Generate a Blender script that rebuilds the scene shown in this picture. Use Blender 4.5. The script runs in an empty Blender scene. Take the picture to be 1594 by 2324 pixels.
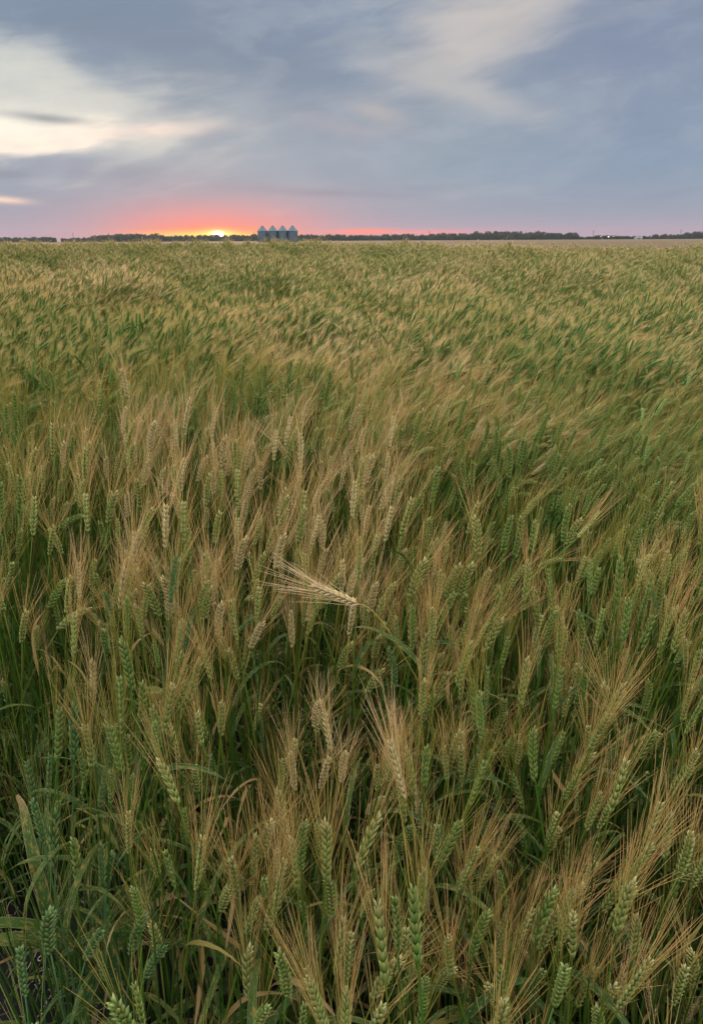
import bpy, math, random
import numpy as np
from mathutils import Vector, Matrix, Euler, noise as mnoise

rng = random.Random(11)
SC = bpy.context.scene
COL = SC.collection
R = math.radians

# ------------------------------------------------------------------ camera
ZC, PITCH, ROLL, LENS = 1.42, 21.7, -0.30, 24.0
cam_data = bpy.data.cameras.new('camera')
cam_data.sensor_fit = 'VERTICAL'
cam_data.sensor_height = 36.0
cam_data.lens = LENS
cam_data.clip_start = 0.02
cam_data.clip_end = 30000
cam = bpy.data.objects.new('camera', cam_data)
COL.objects.link(cam)
cam.matrix_world = Matrix.Translation((0, 0, ZC)) @ Matrix.Rotation(R(90 - PITCH), 4, 'X') @ Matrix.Rotation(R(ROLL), 4, 'Z')
SC.camera = cam
CAM3 = cam.matrix_world.to_3x3()
FPX = 2429.0

def ray(x, y):                      # photograph position (1594 wide) -> direction in the world
    X, Y = (x - 797.0) * 1.5684, (1161.5 - y) * 1.5684
    return (CAM3 @ Vector((X / FPX, Y / FPX, -1.0)))

def az_el(x, y):
    d = ray(x, y).normalized()
    return math.degrees(math.atan2(d.x, d.y)), math.degrees(math.asin(d.z))

def far_xy(x, dist):                # ground position under that column of the photograph, near the horizon
    d = ray(x, 546)
    return Vector((d.x / d.y * dist, dist))

CAMI = cam.matrix_world.inverted()
def project(p):
    q = CAMI @ Vector(p)
    if q.z > -0.01:
        return -9999, -9999
    return 797 + q.x / -q.z * FPX / 1.5684, 1161.5 - q.y / -q.z * FPX / 1.5684

# ------------------------------------------------------------------ exposure
SC.view_settings.view_transform = 'Standard'
SC.view_settings.look = 'None'
SC.view_settings.exposure = 0.0
SC.view_settings.gamma = 1.0
SC.view_settings.use_curve_mapping = False
SC.render.engine = 'CYCLES'
SC.cycles.max_bounces = 5
SC.cycles.diffuse_bounces = 2
SC.cycles.glossy_bounces = 2
SC.cycles.transmission_bounces = 3
SC.cycles.transparent_max_bounces = 4
SC.cycles.caustics_reflective = False
SC.cycles.caustics_refractive = False

# ------------------------------------------------------------------ world: dusk sky with cloud banks
SUN_AZ, SUN_EL = az_el(494, 533)
world = bpy.data.worlds.new('World')
SC.world = world
world.use_nodes = True
WT = world.node_tree
WT.nodes.clear()

class E:                            # tiny expression builder for node trees
    tree = WT
    def __init__(self, sock): self.s = sock
    @staticmethod
    def m(op, *a):
        n = E.tree.nodes.new('ShaderNodeMath'); n.operation = op
        for i, v in enumerate(a):
            if isinstance(v, E): E.tree.links.new(v.s, n.inputs[i])
            else: n.inputs[i].default_value = v
        return E(n.outputs[0])
    def __add__(a, b): return E.m('ADD', a, b)
    def __radd__(a, b): return E.m('ADD', a, b)
    def __sub__(a, b): return E.m('SUBTRACT', a, b)
    def __rsub__(a, b): return E.m('SUBTRACT', b, a)
    def __mul__(a, b): return E.m('MULTIPLY', a, b)
    def __rmul__(a, b): return E.m('MULTIPLY', a, b)
    def __truediv__(a, b): return E.m('DIVIDE', a, b)
    def sstep(a, lo, hi):
        n = E.tree.nodes.new('ShaderNodeMapRange'); n.interpolation_type = 'SMOOTHSTEP'
        E.tree.links.new(a.s, n.inputs[0])
        n.inputs[1].default_value = lo; n.inputs[2].default_value = hi
        return E(n.outputs[0])
    def clamp(a):
        return E.m('MINIMUM', E.m('MAXIMUM', a, 0.0), 1.0)

def combine(x, y, z):
    n = E.tree.nodes.new('ShaderNodeCombineXYZ')
    for i, v in enumerate((x, y, z)):
        if isinstance(v, E): E.tree.links.new(v.s, n.inputs[i])
        else: n.inputs[i].default_value = v
    return n.outputs[0]

def fbm(vec, scale, detail=4, rough=0.5, dist=0.0):
    n = E.tree.nodes.new('ShaderNodeTexNoise')
    E.tree.links.new(vec, n.inputs['Vector'])
    n.inputs['Scale'].default_value = scale
    n.inputs['Detail'].default_value = detail
    n.inputs['Roughness'].default_value = rough
    n.inputs['Distortion'].default_value = dist
    return E(n.outputs[0])

def mixc(fac, a, b, mode='MIX'):
    n = E.tree.nodes.new('ShaderNodeMix'); n.data_type = 'RGBA'; n.blend_type = mode
    n.clamp_factor = True
    for sock, v in ((n.inputs[0], fac), (n.inputs[6], a), (n.inputs[7], b)):
        if isinstance(v, E): E.tree.links.new(v.s, sock)
        elif hasattr(v, 'node'): E.tree.links.new(v, sock)
        elif isinstance(v, (int, float)): sock.default_value = v
        else: sock.default_value = (*v, 1.0)
    return n.outputs[2]

def srgb(r, g, b):
    return tuple((c / 255 / 12.92) if c / 255 <= 0.04045 else ((c / 255 + 0.055) / 1.055) ** 2.4 for c in (r, g, b))

tc = WT.nodes.new('ShaderNodeTexCoord')
sep = WT.nodes.new('ShaderNodeSeparateXYZ')
WT.links.new(tc.outputs['Generated'], sep.inputs[0])
dx, dy, dz = (E(sep.outputs[i]) for i in range(3))
AZ = E.m('ARCTAN2', dx, dy) * 57.29578
EL = E.m('ARCSINE', dz) * 57.29578
base_vec = combine(AZ * 0.035, EL * 0.10, 0.0)
w1 = fbm(base_vec, 2.0, 3, 0.5) - 0.5
w2 = fbm(combine(AZ * 0.035, EL * 0.10, 7.3), 2.0, 3, 0.5) - 0.5
AW = AZ + w1 * 9.0
EW = EL + w2 * 3.4
AS = AZ + w1 * 3.0                   # gently warped, for the features by the horizon
ES = EL + w2 * 0.5

def blob(px, py, wx, wy, rot=0.0, a=AW, e=EW, power=1.0):
    """soft cloud bank: centre and half widths in photograph pixels, turned into angles on the dome"""
    ca, ce = az_el(px, py)
    sa, se = wx * 0.0343, wy * 0.0325
    c, s = math.cos(R(rot)), math.sin(R(rot))
    da, de = a - ca, e - ce
    u = (da * c + de * s) / sa
    v = (de * c - da * s) / se
    return E.m('EXPONENT', (u * u + v * v) * -1.0)

streak = fbm(combine(AW * 0.05 + EW * 0.04, EW * 0.22 - AW * 0.05, 2.0), 2.4, 5, 0.55)
fine = fbm(combine(AZ * 0.10 + EL * 0.05, EL * 0.5 - AZ * 0.06, 4.0), 1.6, 5, 0.55)

# base: rose grey at the horizon to slate blue above
c = mixc(EL.sstep(0.0, 2.2), srgb(184, 163, 177), srgb(161, 165, 181))
c = mixc(EL.sstep(1.4, 5.0), c, srgb(150, 167, 184))
c = mixc(EL.sstep(5.0, 14.0), c, srgb(132, 149, 172))
# slate bands and paler veils
c = mixc((streak.sstep(0.34, 0.70)) * EL.sstep(2.0, 5.0) * 0.5, c, srgb(160, 172, 186))
c = mixc(blob(560, 150, 330, 85, -17) * 0.75, c, srgb(120, 139, 163))
c = mixc(blob(230, 60, 300, 55, -8) * 0.55, c, srgb(124, 143, 164))
c = mixc(blob(1450, 120, 260, 170, 0) * 0.6, c, srgb(133, 144, 171))
c = mixc(blob(1520, 320, 260, 90, 8) * 0.6, c, srgb(136, 154, 181))
c = mixc(blob(280, 395, 260, 30, -4, AS, ES) * 0.65, c, srgb(146, 152, 172))
c = mixc(blob(760, 320, 300, 100, -4) * 0.5, c, srgb(152, 167, 184))
c = mixc(blob(480, 250, 190, 80, -12) * 0.5, c, srgb(158, 172, 182))
# bright cloud on the sun's side
c = mixc((blob(60, 215, 310, 100, -10) * 1.1 + (streak - 0.5) * 1.1 + (fine - 0.5) * 0.5).sstep(0.15, 0.95) * 0.9, c, srgb(208, 211, 206))
c = mixc((blob(0, 180, 320, 55, -18) * (0.2 + streak * 1.3)).clamp(), c, srgb(216, 217, 210))
c = mixc((blob(30, 308, 270, 40, 5, AS, ES) + (fine - 0.5) * 0.9).sstep(0.30, 0.75), c, (1.08, 0.95, 0.80))
c = mixc((blob(300, 297, 150, 15, 4, AS, ES) * (0.5 + fine * 0.7)).clamp(), c, srgb(246, 226, 214))
c = mixc(blob(20, 270, 170, 26, -3, AS, ES) * 0.8, c, (1.05, 1.0, 0.86))
c = mixc(blob(100, 268, 78, 9, -3, AS, ES) * 0.85, c, srgb(150, 158, 164))
c = mixc(blob(10, 392, 50, 9, 0, AS, ES) * 0.8, c, srgb(140, 148, 164))
c = mixc(blob(18, 453, 46, 7, -3, AS, ES) * 0.95, c, srgb(252, 222, 200))
# veil above the centre
c = mixc((blob(1080, 50, 215, 110, 28) + (streak - 0.5) * 1.1 + (fine - 0.5) * 0.5).sstep(0.05, 1.25) * 0.95, c, srgb(203, 197, 194))
c = mixc(blob(1180, 10, 110, 70, 0) * 0.5, c, srgb(202, 194, 190))
c = mixc((blob(930, 150, 120, 50, -20) * 0.6), c, srgb(176, 180, 184))
c = mixc((blob(1050, 205, 130, 26, -16) * (0.35 + fine * 0.8)).clamp(), c, srgb(190, 190, 190))
c = mixc((blob(858, 255, 62, 18, -14, AS, ES) * 0.6), c, srgb(198, 190, 186))
c = mixc((blob(790, 300, 120, 20, -6) * 0.5), c, srgb(176, 172, 180))
c = mixc(E.m('ABSOLUTE', fine - 0.5).sstep(0.02, 0.30) * fine.sstep(0.5, 0.52) * 0.18, c, srgb(186, 190, 196))
c = mixc(fine.sstep(0.50, 0.25) * EL.sstep(1.0, 3.0) * 0.14, c, srgb(114, 130, 150))
mott = fbm(combine(AW * 0.07, EW * 0.13, 9.0), 3.0, 4, 0.55)
c = mixc(mott.sstep(0.48, 0.72) * EL.sstep(1.5, 4.0) * 0.22, c, srgb(182, 190, 198))
c = mixc(mott.sstep(0.52, 0.28) * EL.sstep(1.5, 4.0) * 0.10, c, srgb(112, 130, 152))
# thin dark shelves above the glow
c = mixc(blob(730, 440, 180, 9, -2, AS, ES) * 0.55, c, srgb(140, 146, 166))
c = mixc(blob(940, 425, 70, 7, -3, AS, ES) * 0.4, c, srgb(145, 154, 172))
# rose afterglow along the horizon and round the sun
c = mixc(blob(480, 520, 340, 66, 0, AZ, EL) * 0.26, c, srgb(218, 158, 172))
c = mixc(blob(488, 530, 205, 56, 0, AS, EL) * 0.95, c, srgb(255, 148, 138))
c = mixc(blob(900, 528, 300, 8, 0, AS, ES) * 0.4, c, srgb(244, 158, 160))
c = mixc((blob(822, 526, 66, 6, 0, AZ, ES) * 1.4 + blob(960, 529, 90, 4, 0, AZ, ES) * 0.7).clamp(), c, srgb(255, 150, 140))
c = mixc(blob(482, 534, 165, 20, 0, AZ, EL) * 0.95, c, srgb(255, 142, 84))
c = mixc(blob(466, 534, 122, 9.5, 0, AZ, EL), c, (1.25, 0.80, 0.18))
c = mixc(blob(494, 533, 34, 11, 0, AZ, EL), c, (1.6, 1.08, 0.26))
c = mixc((blob(494, 533, 10, 5.5, 0, AZ, EL) * 1.8).clamp(), c, (5.0, 4.4, 2.6))
# below the horizon: dull
c = mixc(EL.sstep(-0.2, -3.0), c, (0.06, 0.055, 0.05))
# added brightness in the unseen sky above the view, to light the wheat
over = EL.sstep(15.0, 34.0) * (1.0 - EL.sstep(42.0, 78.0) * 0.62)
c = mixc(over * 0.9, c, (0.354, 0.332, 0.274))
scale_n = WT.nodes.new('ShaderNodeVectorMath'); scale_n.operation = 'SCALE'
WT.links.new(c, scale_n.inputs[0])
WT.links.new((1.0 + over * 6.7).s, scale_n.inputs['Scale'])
sky = WT.nodes.new('ShaderNodeTexSky')
sky.sky_type = 'NISHITA'
sky.sun_disc = False
sky.sun_elevation = R(1.0)
sky.sun_rotation = R(SUN_AZ)
sky.air_density = 1.0
sky.dust_density = 2.0
bg_sky = WT.nodes.new('ShaderNodeBackground'); bg_sky.inputs[1].default_value = 0.006
WT.links.new(sky.outputs[0], bg_sky.inputs[0])
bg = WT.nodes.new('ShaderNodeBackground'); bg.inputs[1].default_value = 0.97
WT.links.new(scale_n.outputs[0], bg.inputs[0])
addsh = WT.nodes.new('ShaderNodeAddShader')
WT.links.new(bg.outputs[0], addsh.inputs[0]); WT.links.new(bg_sky.outputs[0], addsh.inputs[1])
wo = WT.nodes.new('ShaderNodeOutputWorld')
WT.links.new(addsh.outputs[0], wo.inputs[0])
world.cycles.sampling_method = 'MANUAL'
world.cycles.sample_map_resolution = 1024

# ------------------------------------------------------------------ sun, just clear of the far trees
sun_data = bpy.data.lights.new('sun', 'SUN')
sun_data.energy = 2.6
sun_data.angle = R(0.6)
sun_data.color = (1.0, 0.58, 0.40)
sun = bpy.data.objects.new('sun', sun_data)
COL.objects.link(sun)
_d = Vector((math.sin(R(SUN_AZ)) * math.cos(R(1.9)), math.cos(R(SUN_AZ)) * math.cos(R(1.9)), math.sin(R(1.9))))
sun.rotation_euler = (-_d).to_track_quat('-Z', 'Y').to_euler()

# ------------------------------------------------------------------ materials
def mat(name):
    m = bpy.data.materials.new(name); m.use_nodes = True
    t = m.node_tree; t.nodes.clear(); E.tree = t
    return m, t

def attr(name, kind='GEOMETRY'):
    n = E.tree.nodes.new('ShaderNodeAttribute'); n.attribute_name = name; n.attribute_type = kind
    return n

def finish(t, col, rough=0.6, spec=0.3, translucent=0.0, metallic=0.0, bump=None, bump_d=0.002, bump_s=0.5):
    p = t.nodes.new('ShaderNodeBsdfPrincipled')
    if hasattr(col, 'node'): t.links.new(col, p.inputs['Base Color'])
    else: p.inputs['Base Color'].default_value = (*col, 1)
    if isinstance(rough, E): t.links.new(rough.s, p.inputs['Roughness'])
    else: p.inputs['Roughness'].default_value = rough
    p.inputs['Specular IOR Level'].default_value = spec
    p.inputs['Metallic'].default_value = metallic
    if bump is not None:
        b = t.nodes.new('ShaderNodeBump'); b.inputs['Distance'].default_value = bump_d; b.inputs['Strength'].default_value = bump_s
        t.links.new(bump.s, b.inputs['Height']); t.links.new(b.outputs[0], p.inputs['Normal'])
    out = t.nodes.new('ShaderNodeOutputMaterial')
    sh = p.outputs[0]
    if translucent:
        tr = t.nodes.new('ShaderNodeBsdfTranslucent')
        if hasattr(col, 'node'): t.links.new(col, tr.inputs[0])
        else: tr.inputs[0].default_value = (*col, 1)
        mx = t.nodes.new('ShaderNodeMixShader'); mx.inputs[0].default_value = translucent
        t.links.new(sh, mx.inputs[1]); t.links.new(tr.outputs[0], mx.inputs[2]); sh = mx.outputs[0]
    t.links.new(sh, out.inputs[0])

def plant_mat(name, translucent, rough, spec, vary=0.25, blotch=0.0):
    m, t = mat(name)
    a = attr('Col')
    oi = t.nodes.new('ShaderNodeObjectInfo')
    rnd = E(oi.outputs['Random'])
    col = mixc((rnd * 1.0) * vary, a.outputs['Color'], (0.20, 0.17, 0.06))
    if blotch:
        uv = attr('uvw')
        sp = t.nodes.new('ShaderNodeSeparateXYZ'); t.links.new(uv.outputs['Vector'], sp.inputs[0])
        u, v, k = (E(sp.outputs[i]) for i in range(3))
        n1 = fbm(combine(u * 0.7, v * 7.0, k * 9.0 + rnd * 31.0), 2.2, 4, 0.6)
        n2 = fbm(combine(u * 3.0, v * 26.0, k * 5.0 + rnd * 17.0), 1.7, 2, 0.5)
        vein = fbm(combine(u * 9.0, v * 0.6, k), 2.0, 2, 0.5)
        col = mixc(vein * 0.25, col, (0.07, 0.13, 0.05))
        col = mixc(n1.sstep(0.53, 0.66) * blotch, col, (0.26, 0.18, 0.045))
        col = mixc(n2.sstep(0.60, 0.68) * blotch, col, (0.30, 0.22, 0.10))
        edge = E.m('ABSOLUTE', u).sstep(0.80, 1.0)
        col = mixc(edge * 0.45, col, (0.30, 0.26, 0.14))
        col = mixc(v.sstep(0.78, 1.0) * n1.sstep(0.3, 0.5) * 0.9, col, (0.33, 0.22, 0.11))
    finish(t, col, rough, spec, translucent)
    return m

M_EAR = plant_mat('wheat_ear', 0.10, 0.55, 0.30, 0.10)
M_AWN = plant_mat('wheat_awn', 0.32, 0.50, 0.30, 0.10)
M_STEM = plant_mat('wheat_stem', 0.0, 0.5, 0.25, 0.10)
M_LEAF = plant_mat('wheat_leaf', 0.28, 0.62, 0.14, 0.06, 0.85)

# soil
M_SOIL, t = mat('dark_soil')
tcn = t.nodes.new('ShaderNodeTexCoord')
n1 = fbm(tcn.outputs['Object'], 9.0, 8, 0.65)
n2 = fbm(tcn.outputs['Object'], 60.0, 5, 0.6)
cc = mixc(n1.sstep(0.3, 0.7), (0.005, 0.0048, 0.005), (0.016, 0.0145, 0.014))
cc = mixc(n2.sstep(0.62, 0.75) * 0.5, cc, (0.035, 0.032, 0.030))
finish(t, cc, 0.95, 0.1, bump=n2, bump_d=0.01, bump_s=0.7)

# distant ripe crop
M_CROP, t = mat('ripe_crop')
tcn = t.nodes.new('ShaderNodeTexCoord')
mp = t.nodes.new('ShaderNodeMapping'); mp.inputs['Scale'].default_value = (0.05, 0.012, 1)
t.links.new(tcn.outputs['Object'], mp.inputs['Vector'])
n1 = fbm(mp.outputs[0], 1.0, 5, 0.55)
n2 = fbm(tcn.outputs['Object'], 3.0, 4, 0.6)
cc = mixc(n1.sstep(0.3, 0.7), (0.135, 0.095, 0.055), (0.180, 0.128, 0.076))
cc = mixc(n2.sstep(0.45, 0.7) * 0.5, cc, (0.13, 0.095, 0.048))
finish(t, cc, 0.9, 0.1, bump=n2, bump_d=0.1, bump_s=0.8)

# galvanised sheet
M_STEEL, t = mat('galvanised_sheet')
tcn = t.nodes.new('ShaderNodeTexCoord')
n1 = fbm(tcn.outputs['Object'], 0.9, 5, 0.6)
cc = mixc(n1.sstep(0.3, 0.7), (0.090, 0.130, 0.180), (0.120, 0.165, 0.215))
finish(t, cc, 0.5, 0.5, metallic=0.35)
M_STEEL_ROOF, t = mat('galvanised_roof')
tcn = t.nodes.new('ShaderNodeTexCoord')
n1 = fbm(tcn.outputs['Object'], 1.4, 5, 0.6)
cc = mixc(n1.sstep(0.3, 0.7), (0.075, 0.115, 0.160), (0.105, 0.145, 0.185))
finish(t, cc, 0.45, 0.5, metallic=0.35)
M_DARKSTEEL, t = mat('weathered_steel'); finish(t, (0.06, 0.07, 0.08), 0.6, 0.4)

M_CROWN, t = mat('tree_foliage')
oi = t.nodes.new('ShaderNodeObjectInfo')
tcn = t.nodes.new('ShaderNodeTexCoord')
n1 = fbm(tcn.outputs['Object'], 0.7, 4, 0.6)
cc = mixc(n1.sstep(0.35, 0.65), (0.020, 0.036, 0.024), (0.050, 0.070, 0.040))
finish(t, cc, 0.8, 0.2, 0.15)
M_BARK, t = mat('tree_bark')
tcn = t.nodes.new('ShaderNodeTexCoord')
n1 = fbm(tcn.outputs['Object'], 4.0, 4, 0.6)
finish(t, mixc(n1, (0.04, 0.03, 0.022), (0.09, 0.07, 0.055)), 0.9, 0.1)
M_POLE, t = mat('pole_timber')
tcn = t.nodes.new('ShaderNodeTexCoord')
n1 = fbm(tcn.outputs['Object'], 3.0, 4, 0.6)
finish(t, mixc(n1, (0.05, 0.045, 0.042), (0.10, 0.09, 0.085)), 0.85, 0.2)
M_WHITE, t = mat('white_paint')
tcn = t.nodes.new('ShaderNodeTexCoord')
n1 = fbm(tcn.outputs['Object'], 1.0, 4, 0.6)
finish(t, mixc(n1, (0.30, 0.32, 0.34), (0.38, 0.40, 0.42)), 0.6, 0.3)
M_LAMP, t = mat('lit_lamp')
em = t.nodes.new('ShaderNodeEmission'); em.inputs[0].default_value = (1.0, 0.86, 0.62, 1); em.inputs[1].default_value = 8.0
o_ = t.nodes.new('ShaderNodeOutputMaterial'); t.links.new(em.outputs[0], o_.inputs[0])
M_STRAW, t = mat('dead_straw')
a = attr('Col'); finish(t, a.outputs['Color'], 0.85, 0.15)

# ------------------------------------------------------------------ mesh helpers
class MB:
    """collects shapes; build() links them as ONE mesh object"""
    def __init__(s): s.v, s.f, s.c, s.t, s.m = [], [], [], [], []
    def add(s, v, f, c, t=None, m=0):
        o = len(s.v)
        s.v += [tuple(p) for p in v]; s.f += [tuple(i + o for i in q) for q in f]
        s.c += c if isinstance(c, list) else [c] * len(v)
        s.t += t if t is not None else [(0, 0, 0)] * len(v)
        s.m += [m] * len(f)
    def merge(s, b, M, m=None, tint=None):
        A = np.array(b.v, dtype=float); N = np.array(M)
        A = A @ N[:3, :3].T + N[:3, 3]
        o = len(s.v)
        s.v += [tuple(p) for p in A.tolist()]; s.f += [tuple(i + o for i in q) for q in b.f]
        s.c += b.c if tint is None else [tuple(x * y for x, y in zip(q, tint)) for q in b.c]
        s.t += b.t; s.m += [m if m is not None else k for k in b.m] if m is not None else b.m
    def mesh(s, name, mats, smooth=True):
        me = bpy.data.meshes.new(name)
        me.from_pydata(s.v, [], s.f)
        for mm in (mats if isinstance(mats, list) else [mats]): me.materials.append(mm)
        me.polygons.foreach_set('material_index', s.m)
        if smooth: me.polygons.foreach_set('use_smooth', [True] * len(s.f))
        ca = me.color_attributes.new('Col', 'FLOAT_COLOR', 'POINT')
        cl = np.ones((len(s.v), 4), dtype=np.float32); cl[:, :3] = np.array(s.c, dtype=np.float32)
        ca.data.foreach_set('color', cl.ravel())
        ta = me.attributes.new('uvw', 'FLOAT_VECTOR', 'POINT')
        ta.data.foreach_set('vector', np.array(s.t, dtype=np.float32).ravel())
        me.update()
        return me

def link(name, data, parent=None, mw=None):
    o = bpy.data.objects.new(name, data); COL.objects.link(o)
    if parent is not None: o.parent = parent
    if mw is not None: o.matrix_basis = mw
    return o

def tag(o, label=None, cat=None, group=None, kind=None):
    if label: o['label'] = label
    if cat: o['category'] = cat
    if group: o['group'] = group
    if kind: o['kind'] = kind
    return o

def frame(d):
    d = d.normalized()
    a = Vector((0, 1, 0)) if abs(d.y) < 0.9 else Vector((1, 0, 0))
    x = a.cross(d).normalized(); y = d.cross(x)
    return x, y

def mix3(a, b, k): return tuple(p * (1 - k) + q * k for p, q in zip(a, b))
def jit(c, r, k=0.15):
    g = 1 + r.uniform(-k, k)
    return tuple(max(0.003, q * g * (1 + r.uniform(-k, k) * 0.4)) for q in c)

def tube(mb, pts, rad, sides, col, m=0, cap=True):
    n = len(pts); V, F, C = [], [], []
    for i, p in enumerate(pts):
        d = (pts[min(i + 1, n - 1)] - pts[max(i - 1, 0)])
        x, y = frame(d)
        for k in range(sides):
            a = 2 * math.pi * k / sides
            V.append(p + (x * math.cos(a) + y * math.sin(a)) * rad[i])
            C.append(col[i] if isinstance(col, list) else col)
    for i in range(n - 1):
        for k in range(sides):
            k2 = (k + 1) % sides
            F.append((i * sides + k, i * sides + k2, (i + 1) * sides + k2, (i + 1) * sides + k))
    if cap: F.append(tuple((n - 1) * sides + k for k in range(sides)))
    mb.add(V, F, C, None, m)

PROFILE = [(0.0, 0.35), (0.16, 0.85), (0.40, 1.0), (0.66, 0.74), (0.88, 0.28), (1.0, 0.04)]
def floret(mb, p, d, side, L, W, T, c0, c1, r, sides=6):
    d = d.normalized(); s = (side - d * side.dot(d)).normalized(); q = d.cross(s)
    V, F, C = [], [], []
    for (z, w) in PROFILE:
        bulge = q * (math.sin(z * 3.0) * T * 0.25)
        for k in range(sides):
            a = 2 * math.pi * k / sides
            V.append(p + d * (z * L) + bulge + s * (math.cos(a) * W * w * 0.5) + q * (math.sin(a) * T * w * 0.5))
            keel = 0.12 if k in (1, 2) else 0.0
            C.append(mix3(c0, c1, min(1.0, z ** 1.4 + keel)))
    n = len(PROFILE)
    for i in range(n - 1):
        for k in range(sides):
            k2 = (k + 1) % sides
            F.append((i * sides + k, i * sides + k2, (i + 1) * sides + k2, (i + 1) * sides + k))
    mb.add(V, F, C)

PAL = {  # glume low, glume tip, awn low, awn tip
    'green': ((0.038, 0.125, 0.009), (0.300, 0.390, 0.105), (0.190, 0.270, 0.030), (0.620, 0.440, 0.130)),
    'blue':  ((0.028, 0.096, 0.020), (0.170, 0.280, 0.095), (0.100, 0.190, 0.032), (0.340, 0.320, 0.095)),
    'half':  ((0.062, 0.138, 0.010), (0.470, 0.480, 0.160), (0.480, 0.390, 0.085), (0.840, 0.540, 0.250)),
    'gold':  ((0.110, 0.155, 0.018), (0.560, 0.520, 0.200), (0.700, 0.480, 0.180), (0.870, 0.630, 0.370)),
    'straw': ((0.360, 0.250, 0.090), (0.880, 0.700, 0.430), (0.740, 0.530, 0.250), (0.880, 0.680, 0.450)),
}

def make_ear(seed, kind, L=0.085, per_side=10, curve=0.12, awn=0.065, spread=0.24, sides=6, dense=(0.60, 0.12), aw_r=1.0):
    r = random.Random(seed)
    ear, aw = MB(), MB()
    if kind in ('green', 'blue'): dense = (dense[0] * 0.62, dense[1] * 0.6)
    g0, g1, a0, a1 = PAL[kind]
    gold0, gold1 = PAL['straw'][:2]
    def axis(s):
        k = curve * s
        return Vector((L * s * math.sin(k * 0.5), 0, L * s * math.cos(k * 0.5))), Vector((math.sin(k), 0, math.cos(k)))
    tube(ear, [axis(i / 6)[0] for i in range(7)], [0.0012] * 7, 5, g0)
    n = per_side * 2
    for i in range(n + 1):
        s = (i + 0.2) / n * 0.90
        p, d = axis(s)
        last = i == n
        sx = 0.0 if last else (1.0 if i % 2 else -1.0)
        out = Vector((1, 0, 0)) * sx
        out = (out - d * out.dot(d))
        env = 0.72 + 0.36 * math.sin(math.pi * min(1.0, 0.12 + s * 0.85))
        top = max(0.0, (s - 0.55) / 0.45)
        rip = (0.0 if kind in ('straw', 'blue') else 0.65 if kind == 'gold' else (0.60 if kind == 'half' else 0.22) * top ** 1.6) + r.uniform(-0.05, 0.12)
        for fl in (-1, 0, 1):
            if last and fl == 0: continue
            lat = Vector((0, 1, 0)) * fl
            tilt = 0.44 if fl == 0 else 0.30
            dd = (d + out * (tilt + r.uniform(-0.05, 0.05)) + lat * (0.34 + r.uniform(-0.06, 0.06))).normalized()
            pp = p + out * (0.0010 + (0.0016 if fl == 0 else 0.0)) + lat * 0.0013
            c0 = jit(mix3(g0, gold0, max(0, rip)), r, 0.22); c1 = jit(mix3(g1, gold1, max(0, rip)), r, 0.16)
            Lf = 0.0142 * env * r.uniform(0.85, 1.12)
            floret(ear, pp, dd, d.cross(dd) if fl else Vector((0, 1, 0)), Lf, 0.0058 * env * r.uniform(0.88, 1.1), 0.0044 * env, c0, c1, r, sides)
            if r.random() > (dense[1] if fl == 0 else dense[0]): continue
            tip = pp + dd * Lf * 0.95
            ad = (d * 1.0 + out * spread * r.uniform(0.25, 1.25) + lat * spread * r.uniform(0.15, 1.2)
                  + Vector((r.uniform(-1, 1), r.uniform(-1, 1), 0)) * 0.06).normalized()
            AL = awn * r.uniform(0.72, 1.12) * (0.75 + 0.35 * math.sin(math.pi * (0.2 + s * 0.7)))
            bend = (out + lat * 0.7) * AL * r.uniform(-0.02, 0.09)
            q = [tip, tip + ad * AL * 0.4 + bend * 0.2, tip + ad * AL * 0.75 + bend * 0.6, tip + ad * AL + bend]
            k = r.uniform(-0.15, 0.35) + (0.25 * top if kind != 'blue' else 0)
            cc = [jit(mix3(a0, a1, min(1, max(0, z + k))), r, 0.12) for z in (0.0, 0.35, 0.65, 0.9)]
            tube(aw, q, [0.00040 * aw_r, 0.00034 * aw_r, 0.00026 * aw_r, 0.00013 * aw_r], 3, cc, cap=False)
    return ear, aw

def stem_pts(H, lean, p, n=9):
    pts, ang, q = [], [], Vector((0, 0, 0))
    for i in range(n):
        s = i / (n - 1)
        th = lean * s ** p
        pts.append(q.copy()); ang.append(th)
        q = q + Vector((math.sin(th), 0, math.cos(th))) * (H / (n - 1))
    return pts, ang

STEMC = {'green': ((0.022, 0.072, 0.006), (0.055, 0.135, 0.012)), 'blue': ((0.024, 0.070, 0.015), (0.045, 0.120, 0.045)),
         'half': ((0.032, 0.078, 0.008), (0.115, 0.155, 0.016)), 'gold': ((0.050, 0.085, 0.009), (0.230, 0.190, 0.032)), 'straw': ((0.060, 0.090, 0.010), (0.330, 0.240, 0.050))}

def make_stem(pts, kind, r, sides=6, rad=0.0016):
    mb = MB(); n = len(pts)
    c0, c1 = STEMC[kind]
    rr, cc = [], []
    for i in range(n):
        s = i / (n - 1)
        rr.append(rad * (1.15 - 0.55 * s) * (1.25 if abs(s - 0.62) < 0.06 else 1.0))
        cc.append(jit(mix3(c0, c1, s), r, 0.08))
    tube(mb, pts, rr, sides, cc)
    return mb

LEAFC = {'fresh': ((0.018, 0.064, 0.011), (0.026, 0.086, 0.017)), 'spotted': ((0.026, 0.072, 0.009), (0.065, 0.095, 0.011)),
         'yellow': ((0.110, 0.115, 0.020), (0.280, 0.190, 0.045)), 'dry': ((0.300, 0.165, 0.055), (0.430, 0.275, 0.140))}

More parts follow.
